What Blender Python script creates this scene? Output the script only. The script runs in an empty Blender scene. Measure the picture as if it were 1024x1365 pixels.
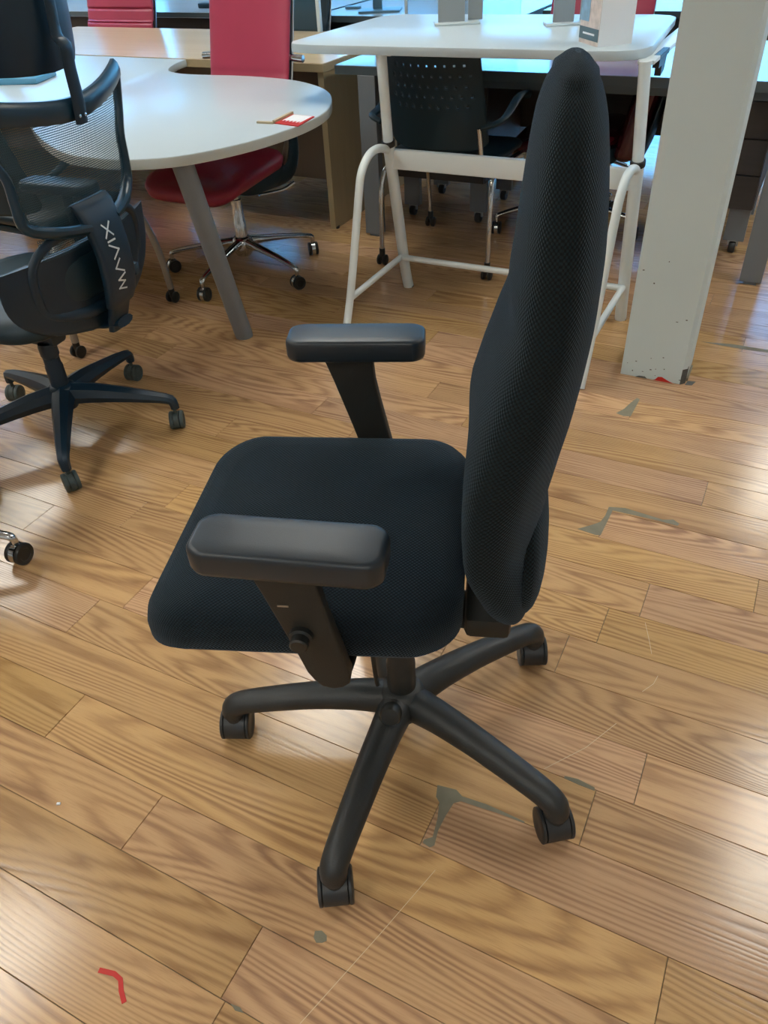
import bpy, bmesh, math, random
from mathutils import Vector, Matrix
from math import sin, cos, pi, radians as RAD
rnd = random.Random(7)
sc = bpy.context.scene
COL = sc.collection

# ------------------------------------------------------------------ camera
YAW, PIT, ROLL, CAMH = .4969, .6783, -.0563, 1.32
fw = Vector((-sin(YAW)*cos(PIT), cos(YAW)*cos(PIT), -sin(PIT)))
r0 = Vector((cos(YAW), sin(YAW), 0)); u0 = r0.cross(fw)
rr = cos(ROLL)*r0 + sin(ROLL)*u0; uu = -sin(ROLL)*r0 + cos(ROLL)*u0
cam = bpy.data.cameras.new('camera'); cob = bpy.data.objects.new('camera', cam); COL.objects.link(cob)
M = Matrix((rr, uu, -fw)).transposed().to_4x4(); M.translation = (0, 0, CAMH); cob.matrix_world = M
cam.sensor_fit = 'VERTICAL'; cam.sensor_height = 36; cam.lens = 1025/1365*36; cam.clip_start = .02
sc.camera = cob

# ------------------------------------------------------------------ world, exposure, lights
sc.view_settings.view_transform = 'Standard'; sc.view_settings.look = 'None'
sc.view_settings.gamma = 1; sc.view_settings.use_curve_mapping = False
sc.view_settings.exposure = 0.03
wd = bpy.data.worlds.new('world'); sc.world = wd; wd.use_nodes = True
nt = wd.node_tree; bg = nt.nodes['Background']
tcw = nt.nodes.new('ShaderNodeTexCoord'); sepw = nt.nodes.new('ShaderNodeSeparateXYZ'); rmp = nt.nodes.new('ShaderNodeValToRGB')
nt.links.new(tcw.outputs['Generated'], sepw.inputs[0]); nt.links.new(sepw.outputs['Z'], rmp.inputs[0]); nt.links.new(rmp.outputs[0], bg.inputs[0])
rmp.color_ramp.elements[0].position = 0.0; rmp.color_ramp.elements[0].color = (.14, .50, .85, 1)
rmp.color_ramp.elements[1].position = .6; rmp.color_ramp.elements[1].color = (.10, .38, .95, 1)
SKY = 10.0
bg.inputs[1].default_value = SKY
CEIL_Z = 2.9
LAMP_W = 15.0     # emission strength of the ceiling lamps' diffusers
LAMP_AT = ['at far left, nearer the left window', 'at far left, second from the left window', 'above the red chair', 'closest to the back window wall', 'above the grey desk end right of the column', 'above the left foreground', 'behind the viewpoint at left', 'behind the viewpoint at right']
LAMPS = [(-5.4, 3.8), (-5.0, 2.4), (-1.9, 2.85), (.6, 6.3), (.9, 2.9), (-2.7, .2), (-1.4, -1.8), (.9, -1.8)]

# ------------------------------------------------------------------ materials
def mat(name, col, rough=.5, metal=0, spec=.5, bump=None, noise=None, coat=0, emit=None, alpha=1, trans=0):
    m = bpy.data.materials.new(name); m.use_nodes = True; n = m.node_tree; b = n.nodes['Principled BSDF']
    b.inputs['Base Color'].default_value = (*col, 1); b.inputs['Roughness'].default_value = rough
    b.inputs['Metallic'].default_value = metal; b.inputs['Specular IOR Level'].default_value = spec
    b.inputs['Coat Weight'].default_value = coat; b.inputs['Transmission Weight'].default_value = trans
    if alpha < 1: b.inputs['Alpha'].default_value = alpha
    if emit: b.inputs['Emission Color'].default_value = (*emit[0], 1); b.inputs['Emission Strength'].default_value = emit[1]
    tc = n.nodes.new('ShaderNodeTexCoord')
    if noise:   # (scale, strength, stretch)
        mp = n.nodes.new('ShaderNodeMapping'); mp.inputs['Scale'].default_value = noise[2]
        nz = n.nodes.new('ShaderNodeTexNoise'); nz.inputs['Scale'].default_value = noise[0]; nz.inputs['Detail'].default_value = 5
        n.links.new(tc.outputs['Object'], mp.inputs[0]); n.links.new(mp.outputs[0], nz.inputs['Vector'])
        mx = n.nodes.new('ShaderNodeMix'); mx.data_type = 'RGBA'; mx.blend_type = 'MIX'
        mx.inputs['A'].default_value = (*[c*(1-noise[1]) for c in col], 1); mx.inputs['B'].default_value = (*[min(1, c*(1+noise[1])) for c in col], 1)
        n.links.new(nz.outputs['Fac'], mx.inputs['Factor']); n.links.new(mx.outputs['Result'], b.inputs['Base Color'])
    if bump:
        nb = n.nodes.new('ShaderNodeTexNoise'); nb.inputs['Scale'].default_value = bump[0]; nb.inputs['Detail'].default_value = 3
        bp = n.nodes.new('ShaderNodeBump'); bp.inputs['Strength'].default_value = bump[1]; bp.inputs['Distance'].default_value = .001
        n.links.new(tc.outputs['Object'], nb.inputs['Vector']); n.links.new(nb.outputs['Fac'], bp.inputs['Height']); n.links.new(bp.outputs[0], b.inputs['Normal'])
    return m

def math_n(n, op, a, b=None):
    k = n.nodes.new('ShaderNodeMath'); k.operation = op
    for i, v in enumerate((a, b)):
        if v is None: continue
        if isinstance(v, (int, float)): k.inputs[i].default_value = v
        else: n.links.new(v, k.inputs[i])
    return k.outputs[0]

def knit(name, lo, hi, pitch=.0062, depth=.0016, rough=.85):
    m = bpy.data.materials.new(name); m.use_nodes = True; n = m.node_tree; b = n.nodes['Principled BSDF']
    b.inputs['Roughness'].default_value = rough; b.inputs['Specular IOR Level'].default_value = .25
    b.inputs['Sheen Weight'].default_value = .12; b.inputs['Sheen Roughness'].default_value = .4; b.inputs['Sheen Tint'].default_value = (.5, .75, 1, 1)
    tc = n.nodes.new('ShaderNodeTexCoord'); sp = n.nodes.new('ShaderNodeSeparateXYZ'); n.links.new(tc.outputs['UV'], sp.inputs[0])
    k = 2*pi/pitch
    u = math_n(n, 'SINE', math_n(n, 'MULTIPLY', sp.outputs[0], k)); v = math_n(n, 'SINE', math_n(n, 'MULTIPLY', sp.outputs[1], k))
    w = math_n(n, 'MULTIPLY', math_n(n, 'ADD', math_n(n, 'MULTIPLY', u, v), 1), .5)
    rp = n.nodes.new('ShaderNodeValToRGB'); n.links.new(w, rp.inputs[0])
    rp.color_ramp.elements[0].color = (*lo, 1); rp.color_ramp.elements[0].position = .2; rp.color_ramp.elements[1].color = (*hi, 1); rp.color_ramp.elements[1].position = .8
    n.links.new(rp.outputs[0], b.inputs['Base Color'])
    bp = n.nodes.new('ShaderNodeBump'); bp.inputs['Distance'].default_value = depth; bp.inputs['Strength'].default_value = .8
    n.links.new(w, bp.inputs['Height']); n.links.new(bp.outputs[0], b.inputs['Normal'])
    return m

def oak():
    m = bpy.data.materials.new('oak_plank'); m.use_nodes = True; n = m.node_tree; b = n.nodes['Principled BSDF']
    tc = n.nodes.new('ShaderNodeTexCoord'); oi = n.nodes.new('ShaderNodeObjectInfo')
    ad = n.nodes.new('ShaderNodeVectorMath'); ad.operation = 'MULTIPLY_ADD'
    cb = n.nodes.new('ShaderNodeCombineXYZ'); n.links.new(math_n(n, 'MULTIPLY', oi.outputs['Random'], 37), cb.inputs[0]); n.links.new(math_n(n, 'MULTIPLY', oi.outputs['Random'], 91), cb.inputs[1]); n.links.new(oi.outputs['Random'], cb.inputs[2])
    n.links.new(tc.outputs['Object'], ad.inputs[0]); ad.inputs[1].default_value = (1, 1, 1); n.links.new(cb.outputs[0], ad.inputs[2])
    def nz(scale, detail=2, rough=.5, dist=0):
        mp = n.nodes.new('ShaderNodeMapping'); mp.inputs['Scale'].default_value = scale; n.links.new(ad.outputs[0], mp.inputs[0])
        t = n.nodes.new('ShaderNodeTexNoise'); t.inputs['Scale'].default_value = 1; t.inputs['Detail'].default_value = detail; t.inputs['Roughness'].default_value = rough; t.inputs['Distortion'].default_value = dist
        n.links.new(mp.outputs[0], t.inputs['Vector']); return t.outputs['Fac']
    # contour lines of a long soft noise field: cathedral grain
    f = nz((.55, 6.2, 1), .8, .4, .2)
    j = nz((3, 42, 1), 3, .6)
    sy = n.nodes.new('ShaderNodeSeparateXYZ'); n.links.new(ad.outputs[0], sy.inputs[0])
    r3 = math_n(n, 'FRACT', math_n(n, 'MULTIPLY', oi.outputs['Random'], 17.7))
    ph = math_n(n, 'ADD', math_n(n, 'MULTIPLY', f, 34), math_n(n, 'MULTIPLY', j, 1.3))
    ph = math_n(n, 'ADD', ph, math_n(n, 'MULTIPLY', sy.outputs[1], math_n(n, 'MULTIPLY', math_n(n, 'GREATER_THAN', r3, .5), 62)))
    fr = math_n(n, 'FRACT', ph)
    saw = math_n(n, 'POWER', fr, 2.2)
    edge = math_n(n, 'SUBTRACT', 1, math_n(n, 'SMOOTH_MIN', 1, 1) if False else math_n(n, 'POWER', math_n(n, 'ABSOLUTE', math_n(n, 'SUBTRACT', math_n(n, 'MULTIPLY', fr, 2), 1)), 1.2))
    grain = math_n(n, 'MULTIPLY', edge, math_n(n, 'ADD', .02, math_n(n, 'MULTIPLY', nz((3, 22, 1), 3), 1.6)))
    pores = nz((26, 700, 1), 2, .6)
    pr = n.nodes.new('ShaderNodeValToRGB'); n.links.new(pores, pr.inputs[0]); pr.color_ramp.elements[0].position = .52; pr.color_ramp.elements[1].position = .72
    g2 = math_n(n, 'POWER', grain, 2.2)
    fac = math_n(n, 'ADD', math_n(n, 'MULTIPLY', g2, 1.0), math_n(n, 'MULTIPLY', pr.outputs[0], .22))
    rp = n.nodes.new('ShaderNodeValToRGB'); n.links.new(fac, rp.inputs[0])
    rp.color_ramp.elements[0].position = .0; rp.color_ramp.elements[0].color = (.60, .355, .155, 1)
    rp.color_ramp.elements[1].position = 1; rp.color_ramp.elements[1].color = (.345, .18, .080, 1)
    e = rp.color_ramp.elements.new(.4); e.color = (.46, .255, .108, 1)
    # plank to plank tone
    hs = n.nodes.new('ShaderNodeHueSaturation'); n.links.new(rp.outputs[0], hs.inputs['Color'])
    n.links.new(math_n(n, 'ADD', .86, math_n(n, 'MULTIPLY', oi.outputs['Random'], .24)), hs.inputs['Value'])
    r2 = math_n(n, 'FRACT', math_n(n, 'MULTIPLY', oi.outputs['Random'], 7.13))
    n.links.new(math_n(n, 'ADD', .493, math_n(n, 'MULTIPLY', r2, .014)), hs.inputs['Hue'])
    n.links.new(math_n(n, 'ADD', .86, math_n(n, 'MULTIPLY', r2, .14)), hs.inputs['Saturation'])
    n.links.new(hs.outputs[0], b.inputs['Base Color'])
    rg = nz((3, 5, 1), 4, .6)
    n.links.new(math_n(n, 'ADD', .15, math_n(n, 'MULTIPLY', rg, .05)), b.inputs['Roughness'])
    b.inputs['Specular IOR Level'].default_value = .5
    bp = n.nodes.new('ShaderNodeBump'); bp.inputs['Strength'].default_value = .25; bp.inputs['Distance'].default_value = .0004
    n.links.new(math_n(n, 'SUBTRACT', 1, fac), bp.inputs['Height']); n.links.new(bp.outputs[0], b.inputs['Normal'])
    return m

MT = dict(
    oak=oak(),
    filler=mat('grey_filler', (.20, .185, .13), .8, noise=(30, .25, (1, 1, 1)), bump=(200, .6)),
    knit=knit('black_knit', (.0012, .0025, .003), (.007, .017, .021)),
    knit_fine=knit('black_knit_fine', (.001, .0035, .006), (.007, .017, .026), pitch=.0064),
    plastic=mat('black_plastic', (.012, .013, .012), .42, bump=(600, .25), noise=(30, .35, (1, 1, 1))),
    dull=mat('dull_black_plastic', (.014, .014, .012), .6, noise=(25, .3, (1, 1, 1)), bump=(500, .3)),
    pad=mat('armrest_rubber', (.015, .023, .031), .38, bump=(900, .15), noise=(14, .12, (1, 1, 1))),
    base=mat('grey_black_nylon', (.022, .024, .024), .48, noise=(28, .4, (1, 1, 1)), bump=(400, .3)),
    caster=mat('caster_rubber', (.022, .024, .026), .45, noise=(60, .3, (1, 1, 1))),
    bluebk=mat('black_plastic_haze_tint', (.003, .020, .040), .45, noise=(12, .2, (1, 1, 1))),  # black plastic, blue veil of lens haze put into its colour
    haze_blue2=mat('black_gloss_haze_tint', (.008, .035, .062), .3),  # glossier black plastic, haze blue painted into the base colour
    haze_teal=mat('black_shell_haze_tint', (.002, .022, .036), .5, noise=(8, .2, (1, 1, 1))),  # black shell, teal cast of the haze mixed into its colour
    greycast=mat('worn_grey_caster', (.045, .065, .065), .5, noise=(70, .6, (1, 1, 1))),
    chrome=mat('chrome', (.62, .64, .65), .14, 1),
    satin=mat('satin_metal', (.42, .44, .45), .32, 1),
    white_metal=mat('white_powder_coat', (.74, .80, .80), .35, noise=(6, .03, (1, 1, 1))),
    grey_metal=mat('grey_powder_coat', (.20, .225, .25), .42, noise=(9, .06, (1, 1, 1))),
    table_white=mat('white_laminate', (.50, .58, .62), .30, noise=(3, .03, (1, 1, 1))),
    table_edge=mat('pale_edge_band', (.50, .53, .50), .4),
    maple=mat('maple_laminate', (.70, .53, .33), .20, noise=(2.2, .09, (.6, 9, 1))),
    maple_edge=mat('maple_edge_band', (.42, .34, .20), .45, noise=(4, .1, (1, 8, 1))),
    maple_dark=mat('brown_laminate_panel', (.125, .095, .072), .45, noise=(4, .12, (8, 8, .6))),
    walnut=mat('dark_walnut_laminate', (.055, .048, .046), .5, noise=(5, .25, (1, 1, 12))),
    greytop=mat('grey_laminate', (.23, .29, .33), .13, noise=(3, .05, (1, 8, 1))),
    greyedge=mat('grey_edge_band', (.075, .10, .11), .4),
    fartop=mat('pale_grey_laminate', (.50, .60, .66), .18, noise=(2, .05, (1, 8, 1))),
    red=mat('red_leather', (.36, .030, .070), .42, bump=(350, .3), noise=(7, .12, (1, 1, 1))),
    red_dark=mat('maroon_vinyl', (.055, .004, .010), .2, coat=.3, noise=(7, .12, (1, 1, 1))),
    pillar=mat('white_paint', (.60, .71, .73), .55, noise=(4, .04, (1, 1, 1)), bump=(14, .8)),
    scuff=mat('dark_scuff', (.09, .095, .09), .7, noise=(90, .6, (1, 1, 1))),
    redtape=mat('red_tape', (.55, .016, .010), .5, noise=(120, .1, (1, 1, 1))),
    paper=mat('white_paper', (.80, .82, .84), .6),
    letter=mat('white_print', (.72, .78, .80), .5),
    scratch=mat('pale_scratch', (.66, .52, .33), .5),
    wall=mat('warm_white_wall', (.60, .60, .58), .8, noise=(3, .04, (1, 1, 1))),
    ceil=mat('ceiling_tile_white', (.66, .66, .64), .9, noise=(40, .05, (1, 1, 1))),
    lamp=mat('lamp_diffuser', (.9, .9, .9), .5, emit=((1.0, .985, .90), LAMP_W)),
    acryl=mat('clear_acrylic', (.80, .88, .92), .05, trans=.9, alpha=1),
    greyac=mat('grey_satin_sign_metal', (.30, .33, .34), .35, .4),
    bluesign=mat('blue_plastic_base', (.10, .32, .50), .25),
    darkglass=mat('smoked_glass', (.015, .05, .08), .06, coat=.3),
    alu=mat('white_aluminium', (.60, .68, .70), .35, .3),
    leafblue=mat('leaflet_blue_print', (.22, .38, .52), .35, noise=(40, .5, (1, 1, 1))),
    leafpeach=mat('leaflet_peach_print', (.60, .50, .44), .35, noise=(50, .4, (1, 1, 1))),
    leafdark=mat('leaflet_dark_band', (.06, .11, .13), .35),
    beige=mat('beige_board', (.50, .42, .27), .6),
    monitor=mat('blue_grey_plastic', (.10, .20, .27), .35),
)
def meshcloth():
    m = bpy.data.materials.new('chair_mesh_net'); m.use_nodes = True; n = m.node_tree; b = n.nodes['Principled BSDF']
    b.inputs['Base Color'].default_value = (.02, .06, .085, 1); b.inputs['Roughness'].default_value = .5  # black net, its blue is haze put into the colour
    tc = n.nodes.new('ShaderNodeTexCoord'); sp = n.nodes.new('ShaderNodeSeparateXYZ'); n.links.new(tc.outputs['UV'], sp.inputs[0])
    k = 2*pi
    row = math_n(n, 'MULTIPLY', sp.outputs[1], 1/.0050)
    half = math_n(n, 'MULTIPLY', math_n(n, 'FLOOR', row), .5)
    a = math_n(n, 'ABSOLUTE', math_n(n, 'SUBTRACT', math_n(n, 'FRACT', math_n(n, 'ADD', math_n(n, 'MULTIPLY', sp.outputs[0], 1/.0042), half)), .5))
    c = math_n(n, 'ABSOLUTE', math_n(n, 'SUBTRACT', math_n(n, 'FRACT', row), .5))
    hole = math_n(n, 'LESS_THAN', math_n(n, 'ADD', math_n(n, 'POWER', math_n(n, 'DIVIDE', a, .33), 2), math_n(n, 'POWER', math_n(n, 'DIVIDE', c, .36), 2)), 1)
    n.links.new(math_n(n, 'SUBTRACT', 1, hole), b.inputs['Alpha'])
    return m
MT['net'] = meshcloth()

# ------------------------------------------------------------------ mesh helpers
class MB:
    def __init__(s): s.v = []; s.f = []; s.uv = {}; s.T = None
    def add(s, vs, fs, uvs=None):
        o = len(s.v); s.v += [tuple(s.T @ Vector(p)) if s.T else tuple(p) for p in vs]
        for i, f in enumerate(fs):
            if uvs: s.uv[len(s.f)] = uvs[i]
            s.f.append([o+k for k in f])
        return s
    def box(s, c, d, bev=0, seg=2, rot=None):
        bm = bmesh.new(); bmesh.ops.create_cube(bm, size=1); bmesh.ops.scale(bm, vec=d, verts=bm.verts)
        if bev: bmesh.ops.bevel(bm, geom=bm.edges[:], offset=bev, segments=seg, profile=.5, affect='EDGES')
        if rot is not None: bmesh.ops.transform(bm, matrix=rot, verts=bm.verts)
        bmesh.ops.translate(bm, vec=c, verts=bm.verts); bm.verts.index_update()
        s.add([v.co[:] for v in bm.verts], [[v.index for v in f.verts] for f in bm.faces]); bm.free(); return s
    def prism(s, pts, z0, z1, bev=0):
        "polygon in XY extruded z0..z1"
        bm = bmesh.new(); vs = [bm.verts.new((p[0], p[1], z0)) for p in pts]; f = bm.faces.new(vs)
        r = bmesh.ops.extrude_face_region(bm, geom=[f]); bmesh.ops.translate(bm, vec=(0, 0, z1-z0), verts=[g for g in r['geom'] if isinstance(g, bmesh.types.BMVert)])
        if bev:
            es = [e for e in bm.edges if abs(e.verts[0].co.z-e.verts[1].co.z) < 1e-6]
            bmesh.ops.bevel(bm, geom=es, offset=bev, segments=2, profile=.5, affect='EDGES')
        bmesh.ops.recalc_face_normals(bm, faces=bm.faces); bm.verts.index_update()
        s.add([v.co[:] for v in bm.verts], [[v.index for v in f.verts] for f in bm.faces]); bm.free(); return s
    def plate(s, pts, thick, ax='y', at=0, bev=0):
        "polygon given in (a,z) extruded along y (or x)"
        t = MB(); t.prism(pts, -thick/2, thick/2, bev)
        if ax == 'y': vs = [(p[0], at+p[2], p[1]) for p in t.v]
        else: vs = [(at+p[2], p[0], p[1]) for p in t.v]
        fs = [list(reversed(f)) for f in t.f] if ax == 'y' else t.f
        s.add(vs, fs); return s
    def tube(s, pts, r, n=12, smooth=0, cap=True, up=None):
        "sweep; r = radius, list of radii, or list of (side, up) radii"
        pts = [Vector(p) for p in pts]
        rs = list(r) if isinstance(r, (list, tuple)) else [r]*len(pts)
        rs = [(q, q) if not isinstance(q, tuple) else q for q in rs]
        if smooth:
            P, R = [], []
            for i in range(len(pts)-1):
                p0 = pts[max(i-1, 0)]; p1 = pts[i]; p2 = pts[i+1]; p3 = pts[min(i+2, len(pts)-1)]
                for k in range(smooth):
                    t = k/smooth
                    P.append(.5*((2*p1)+(p2-p0)*t+(2*p0-5*p1+4*p2-p3)*t*t+(3*p1-p0-3*p2+p3)*t**3))
                    R.append(tuple(rs[i][q]*(1-t)+rs[i+1][q]*t for q in (0, 1)))
            P.append(pts[-1]); R.append(rs[-1]); pts, rs = P, R
        N = len(pts); rings = []; prev = None
        for i, p in enumerate(pts):
            t = (pts[min(i+1, N-1)]-pts[max(i-1, 0)]).normalized()
            if prev is None:
                a = Vector(up) if up else (Vector((0, 0, 1)) if abs(t.z) < .9 else Vector((1, 0, 0)))
            else: a = prev
            u = (a - t*a.dot(t)).normalized(); w = t.cross(u); prev = u
            rings.append([p + w*(rs[i][0]*cos(2*pi*k/n)) + u*(rs[i][1]*sin(2*pi*k/n)) for k in range(n)])
        return s.loft(rings, cap)
    def loft(s, rings, cap=True, closed=True, uv=False):
        n = len(rings[0]); vs = [p for r_ in rings for p in r_]; fs = []; uvs = []
        if uv:
            vv = [0]; 
            for i in range(1, len(rings)):
                vv.append(vv[-1]+max((Vector(rings[i][0])-Vector(rings[i-1][0])).length, (Vector(rings[i][n//4])-Vector(rings[i-1][n//4])).length))
            mid = rings[len(rings)//2]; uu_ = [0]
            for k in range(n): uu_.append(uu_[-1]+(Vector(mid[(k+1) % n])-Vector(mid[k])).length)
        for i in range(len(rings)-1):
            for k in range(n if closed else n-1):
                k2 = (k+1) % n
                fs.append([i*n+k, i*n+k2, (i+1)*n+k2, (i+1)*n+k])
                if uv: uvs.append([(uu_[k], vv[i]), (uu_[k+1], vv[i]), (uu_[k+1], vv[i+1]), (uu_[k], vv[i+1])])
        if cap:
            for ring, rev, v0 in ((0, True, 0), (len(rings)-1, False, 1)):
                idx = [ring*n+k for k in range(n)]
                if rev: idx.reverse()
                fs.append(idx)
                if uv: uvs.append([(Vector(rings[ring][i % n]).x, Vector(rings[ring][i % n]).y) for i in idx])
        s.add(vs, fs, uvs if uv else None); return s
    def lathe(s, prof, c=(0, 0, 0), n=24, M=None):
        rings = [[(r_*cos(2*pi*k/n), r_*sin(2*pi*k/n), z) for k in range(n)] for r_, z in prof]
        if M is not None: rings = [[M @ Vector(p) for p in q] for q in rings]
        rings = [[(p[0]+c[0], p[1]+c[1], p[2]+c[2]) for p in q] for q in rings]
        return s.loft(rings, True)
    def build(s, name, m, parent=None, smooth=True, angle=38, fixn=True):
        me = bpy.data.meshes.new(name); me.from_pydata(s.v, [], s.f)
        if s.uv:
            l = me.uv_layers.new(name='UVMap')
            for pi_, p in enumerate(me.polygons):
                q = s.uv.get(pi_)
                if q:
                    for li, c in zip(p.loop_indices, q): l.data[li].uv = c
        if fixn:
            bm = bmesh.new(); bm.from_mesh(me); bmesh.ops.recalc_face_normals(bm, faces=bm.faces); bm.to_mesh(me); bm.free()
        me.materials.append(MT[m] if isinstance(m, str) else m)
        if smooth:
            for p in me.polygons: p.use_smooth = True
            me.set_sharp_from_angle(angle=RAD(angle))
        o = bpy.data.objects.new(name, me); COL.objects.link(o)
        if parent: o.parent = parent
        return o
def tag(o, label=None, cat=None, group=None, kind=None):
    if label: o['label'] = label
    if cat: o['category'] = cat
    if group: o['group'] = group
    if kind: o['kind'] = kind
    return o
def root(name, loc, rz=0, label=None, cat=None, group=None):
    o = bpy.data.objects.new(name, None); COL.objects.link(o); o.location = loc; o.rotation_euler = (0, 0, RAD(rz)); o.empty_display_size = .1
    return tag(o, label, cat, group)
def copy_tree(o, parent=None):
    c = o.copy(); COL.objects.link(c); c.parent = parent
    for ch in [x for x in COL.objects if x.parent == o]: copy_tree(ch, c)
    return c
def children(o): return [x for x in COL.objects if x.parent == o]
ROTY = Matrix.Rotation(pi/2, 4, 'Y'); ROTX = Matrix.Rotation(-pi/2, 4, 'X')

# ------------------------------------------------------------------ room shell
S0 = .858; PW = .1182     # seam line y = S0 - PW*k
XL, XR, YN, YF = -6.6, 3.2, -3.2, 8.2
fl = MB().box(((XL+XR)/2, (YN+YF)/2, -.053), (XR-XL, YF-YN, .10)).build('floor', 'filler', smooth=False); tag(fl, kind='structure')
# planks: laid by rows, butt joints measured where the photograph shows them
BUTTS = {1: [-.049, -1.1-1.05], 3: [-1.095], 4: [-.786], 6: [-.471], 2: [-.303], -4: [-.071], -6: [-.225], -8: [-.008], -11: [-.282], -2: [-1.42], 5: [-1.7, .35], -7: [-1.05], -9: [-.75]}
PL = 1.22; G = .0006; TH = .0035
plank_mesh = {}
def plank(x0, x1, k):
    y1 = S0-PW*(k-1)-G; y0 = S0-PW*k+G
    b = MB(); key = round(x1-x0, 3)
    if key not in plank_mesh:
        w = (x1-x0)/2-G; hy = (y1-y0)/2; c = .0006
        vs = [(-w, -hy, 0), (w, -hy, 0), (w, hy, 0), (-w, hy, 0), (-w, -hy, TH-c), (w, -hy, TH-c), (w, hy, TH-c), (-w, hy, TH-c), (-w+c, -hy+c, TH), (w-c, -hy+c, TH), (w-c, hy-c, TH), (-w+c, hy-c, TH)]
        fs = [(0, 1, 5, 4), (1, 2, 6, 5), (2, 3, 7, 6), (3, 0, 4, 7), (4, 5, 9, 8), (5, 6, 10, 9), (6, 7, 11, 10), (7, 4, 8, 11), (8, 9, 10, 11)]
        me = bpy.data.meshes.new('plank'); me.from_pydata(vs, [], fs); me.materials.append(MT['oak']); plank_mesh[key] = me
    o = bpy.data.objects.new('plank', plank_mesh[key]); COL.objects.link(o); o.parent = fl; o.location = ((x0+x1)/2, (y0+y1)/2, -.003-TH+.003)
    return o
NEARK = range(-30, 8)
far_planks = MB(); cnt = 0
for k in range(-61, 33):
    y1 = S0-PW*(k-1); y0 = y1-PW
    if y1 > YF or y0 < YN: continue
    xs = []
    b0 = BUTTS.get(k, [None])[0]
    if b0 is None: b0 = -1.2 + ((k*0.377) % 1)*PL
    x = b0
    while x > XL: x -= PL
    while x < XR: xs.append(max(x, XL)); x += PL
    xs.append(XR)
    yc = (y0+y1)/2
    for a, b in zip(xs[:-1], xs[1:]):
        if b-a < .02: continue
        # the wedge of floor the camera sees
        lo = -.75-yc*1.0-.2; hi = .42 if yc < 4 else .3
        if k in NEARK and b > lo and a < hi: plank(a, b, k); cnt += 1
        else:
            w = G
            vs = [(a+w, y0+w, 0), (b-w, y0+w, 0), (b-w, y1-w, 0), (a+w, y1-w, 0)]
            far_planks.add([(p[0], p[1], z) for z in (-TH, 0) for p in vs], [(0, 1, 5, 4), (1, 2, 6, 5), (2, 3, 7, 6), (3, 0, 4, 7), (4, 5, 6, 7)])
fp = far_planks.build('plank_field', 'oak', fl, smooth=False, fixn=False); tag(fp, kind='stuff')
print('planks', cnt)

def wall(name, x0, x1, y0, y1, openings=(), z1=CEIL_Z):
    "axis-aligned wall slab with rectangular openings given along its long axis (a0,a1,z0,z1)"
    b = MB(); alongx = (x1-x0) > (y1-y0)
    a0, a1 = (x0, x1) if alongx else (y0, y1)
    cur = a0
    def put(p, q, z0_, z1_):
        if q-p < 1e-4 or z1_-z0_ < 1e-4: return
        if alongx: b.box(((p+q)/2, (y0+y1)/2, (z0_+z1_)/2), (q-p, y1-y0, z1_-z0_))
        else: b.box(((x0+x1)/2, (p+q)/2, (z0_+z1_)/2), (x1-x0, q-p, z1_-z0_))
    for (p, q, zz0, zz1) in sorted(openings):
        put(cur, p, 0, z1); put(p, q, 0, zz0); put(p, q, zz1, z1); cur = q
    put(cur, a1, 0, z1)
    return tag(b.build(name, 'wall', smooth=False), kind='structure')
winB = [(-6.1, -3.5, 1.2, 2.4), (-3.15, -.95, .15, 2.55), (-.75, 1.6, .15, 2.55)]
winL = [(4.0, 6.9, 1.5, 2.7), (7.2, 8.0, 1.0, 2.5)]
wall('wall_back', XL-.15, XR+.15, YF, YF+.15, winB)
wall('wall_front', XL-.15, XR+.15, YN-.15, YN)
wall('wall_left', XL-.15, XL, YN, YF, winL)
wall('wall_right', XR, XR+.15, YN, YF)
tag(MB().box(((XL+XR)/2, (YN+YF)/2, CEIL_Z+.05), (XR-XL+.3, YF-YN+.3, .1)).build('ceiling', 'ceil', smooth=False), kind='structure')
nwin = 0
for alongx, ops in ((True, winB), (False, winL)):
    for (p, q, z0_, z1_) in ops:
        nwin += 1; b = MB(); t = .05
        def fb(pa, qa, za, zb):
            if alongx: b.box(((pa+qa)/2, YF+.06, (za+zb)/2), (qa-pa, .06, zb-za))
            else: b.box((XL-.06, (pa+qa)/2, (za+zb)/2), (.06, qa-pa, zb-za))
        fb(p, p+t, z0_, z1_); fb(q-t, q, z0_, z1_); fb(p+t, q-t, z0_, z0_+t); fb(p+t, q-t, z1_-t, z1_); m_ = (p+q)/2; fb(m_-.02, m_+.02, z0_+t, z1_-t)
        wo = tag(b.build('window_%d' % nwin, 'white_metal', smooth=False), kind='structure')
        for (pa, qa) in ((p+t, m_-.02), (m_+.02, q-t)):
            g = MB()
            if alongx: g.box(((pa+qa)/2, YF+.06, (z0_+z1_)/2), (qa-pa, .005, z1_-z0_-2*t))
            else: g.box((XL-.06, (pa+qa)/2, (z0_+z1_)/2), (.005, qa-pa, z1_-z0_-2*t))
            g.build('window_pane', 'acryl', wo, smooth=False)
for i, (x, y) in enumerate(LAMPS):
    t = root('ceiling_light', (x, y, CEIL_Z), 0, ('flat ceiling light panel ' + LAMP_AT[i]), 'light', 'ceiling light panels')
    b = MB(); W_, D_ = .62, 1.22
    for sx in (-1, 1): b.box((sx*(W_/2-.01), 0, -.025), (.02, D_, .05))
    for sy in (-1, 1): b.box((0, sy*(D_/2-.01), -.025), (W_-.04, .02, .05))
    b.build('frame', 'white_metal', t, smooth=False)
    MB().box((0, 0, -.03), (W_-.04, D_-.04, .01)).build('diffuser', 'lamp', t, smooth=False)

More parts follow.
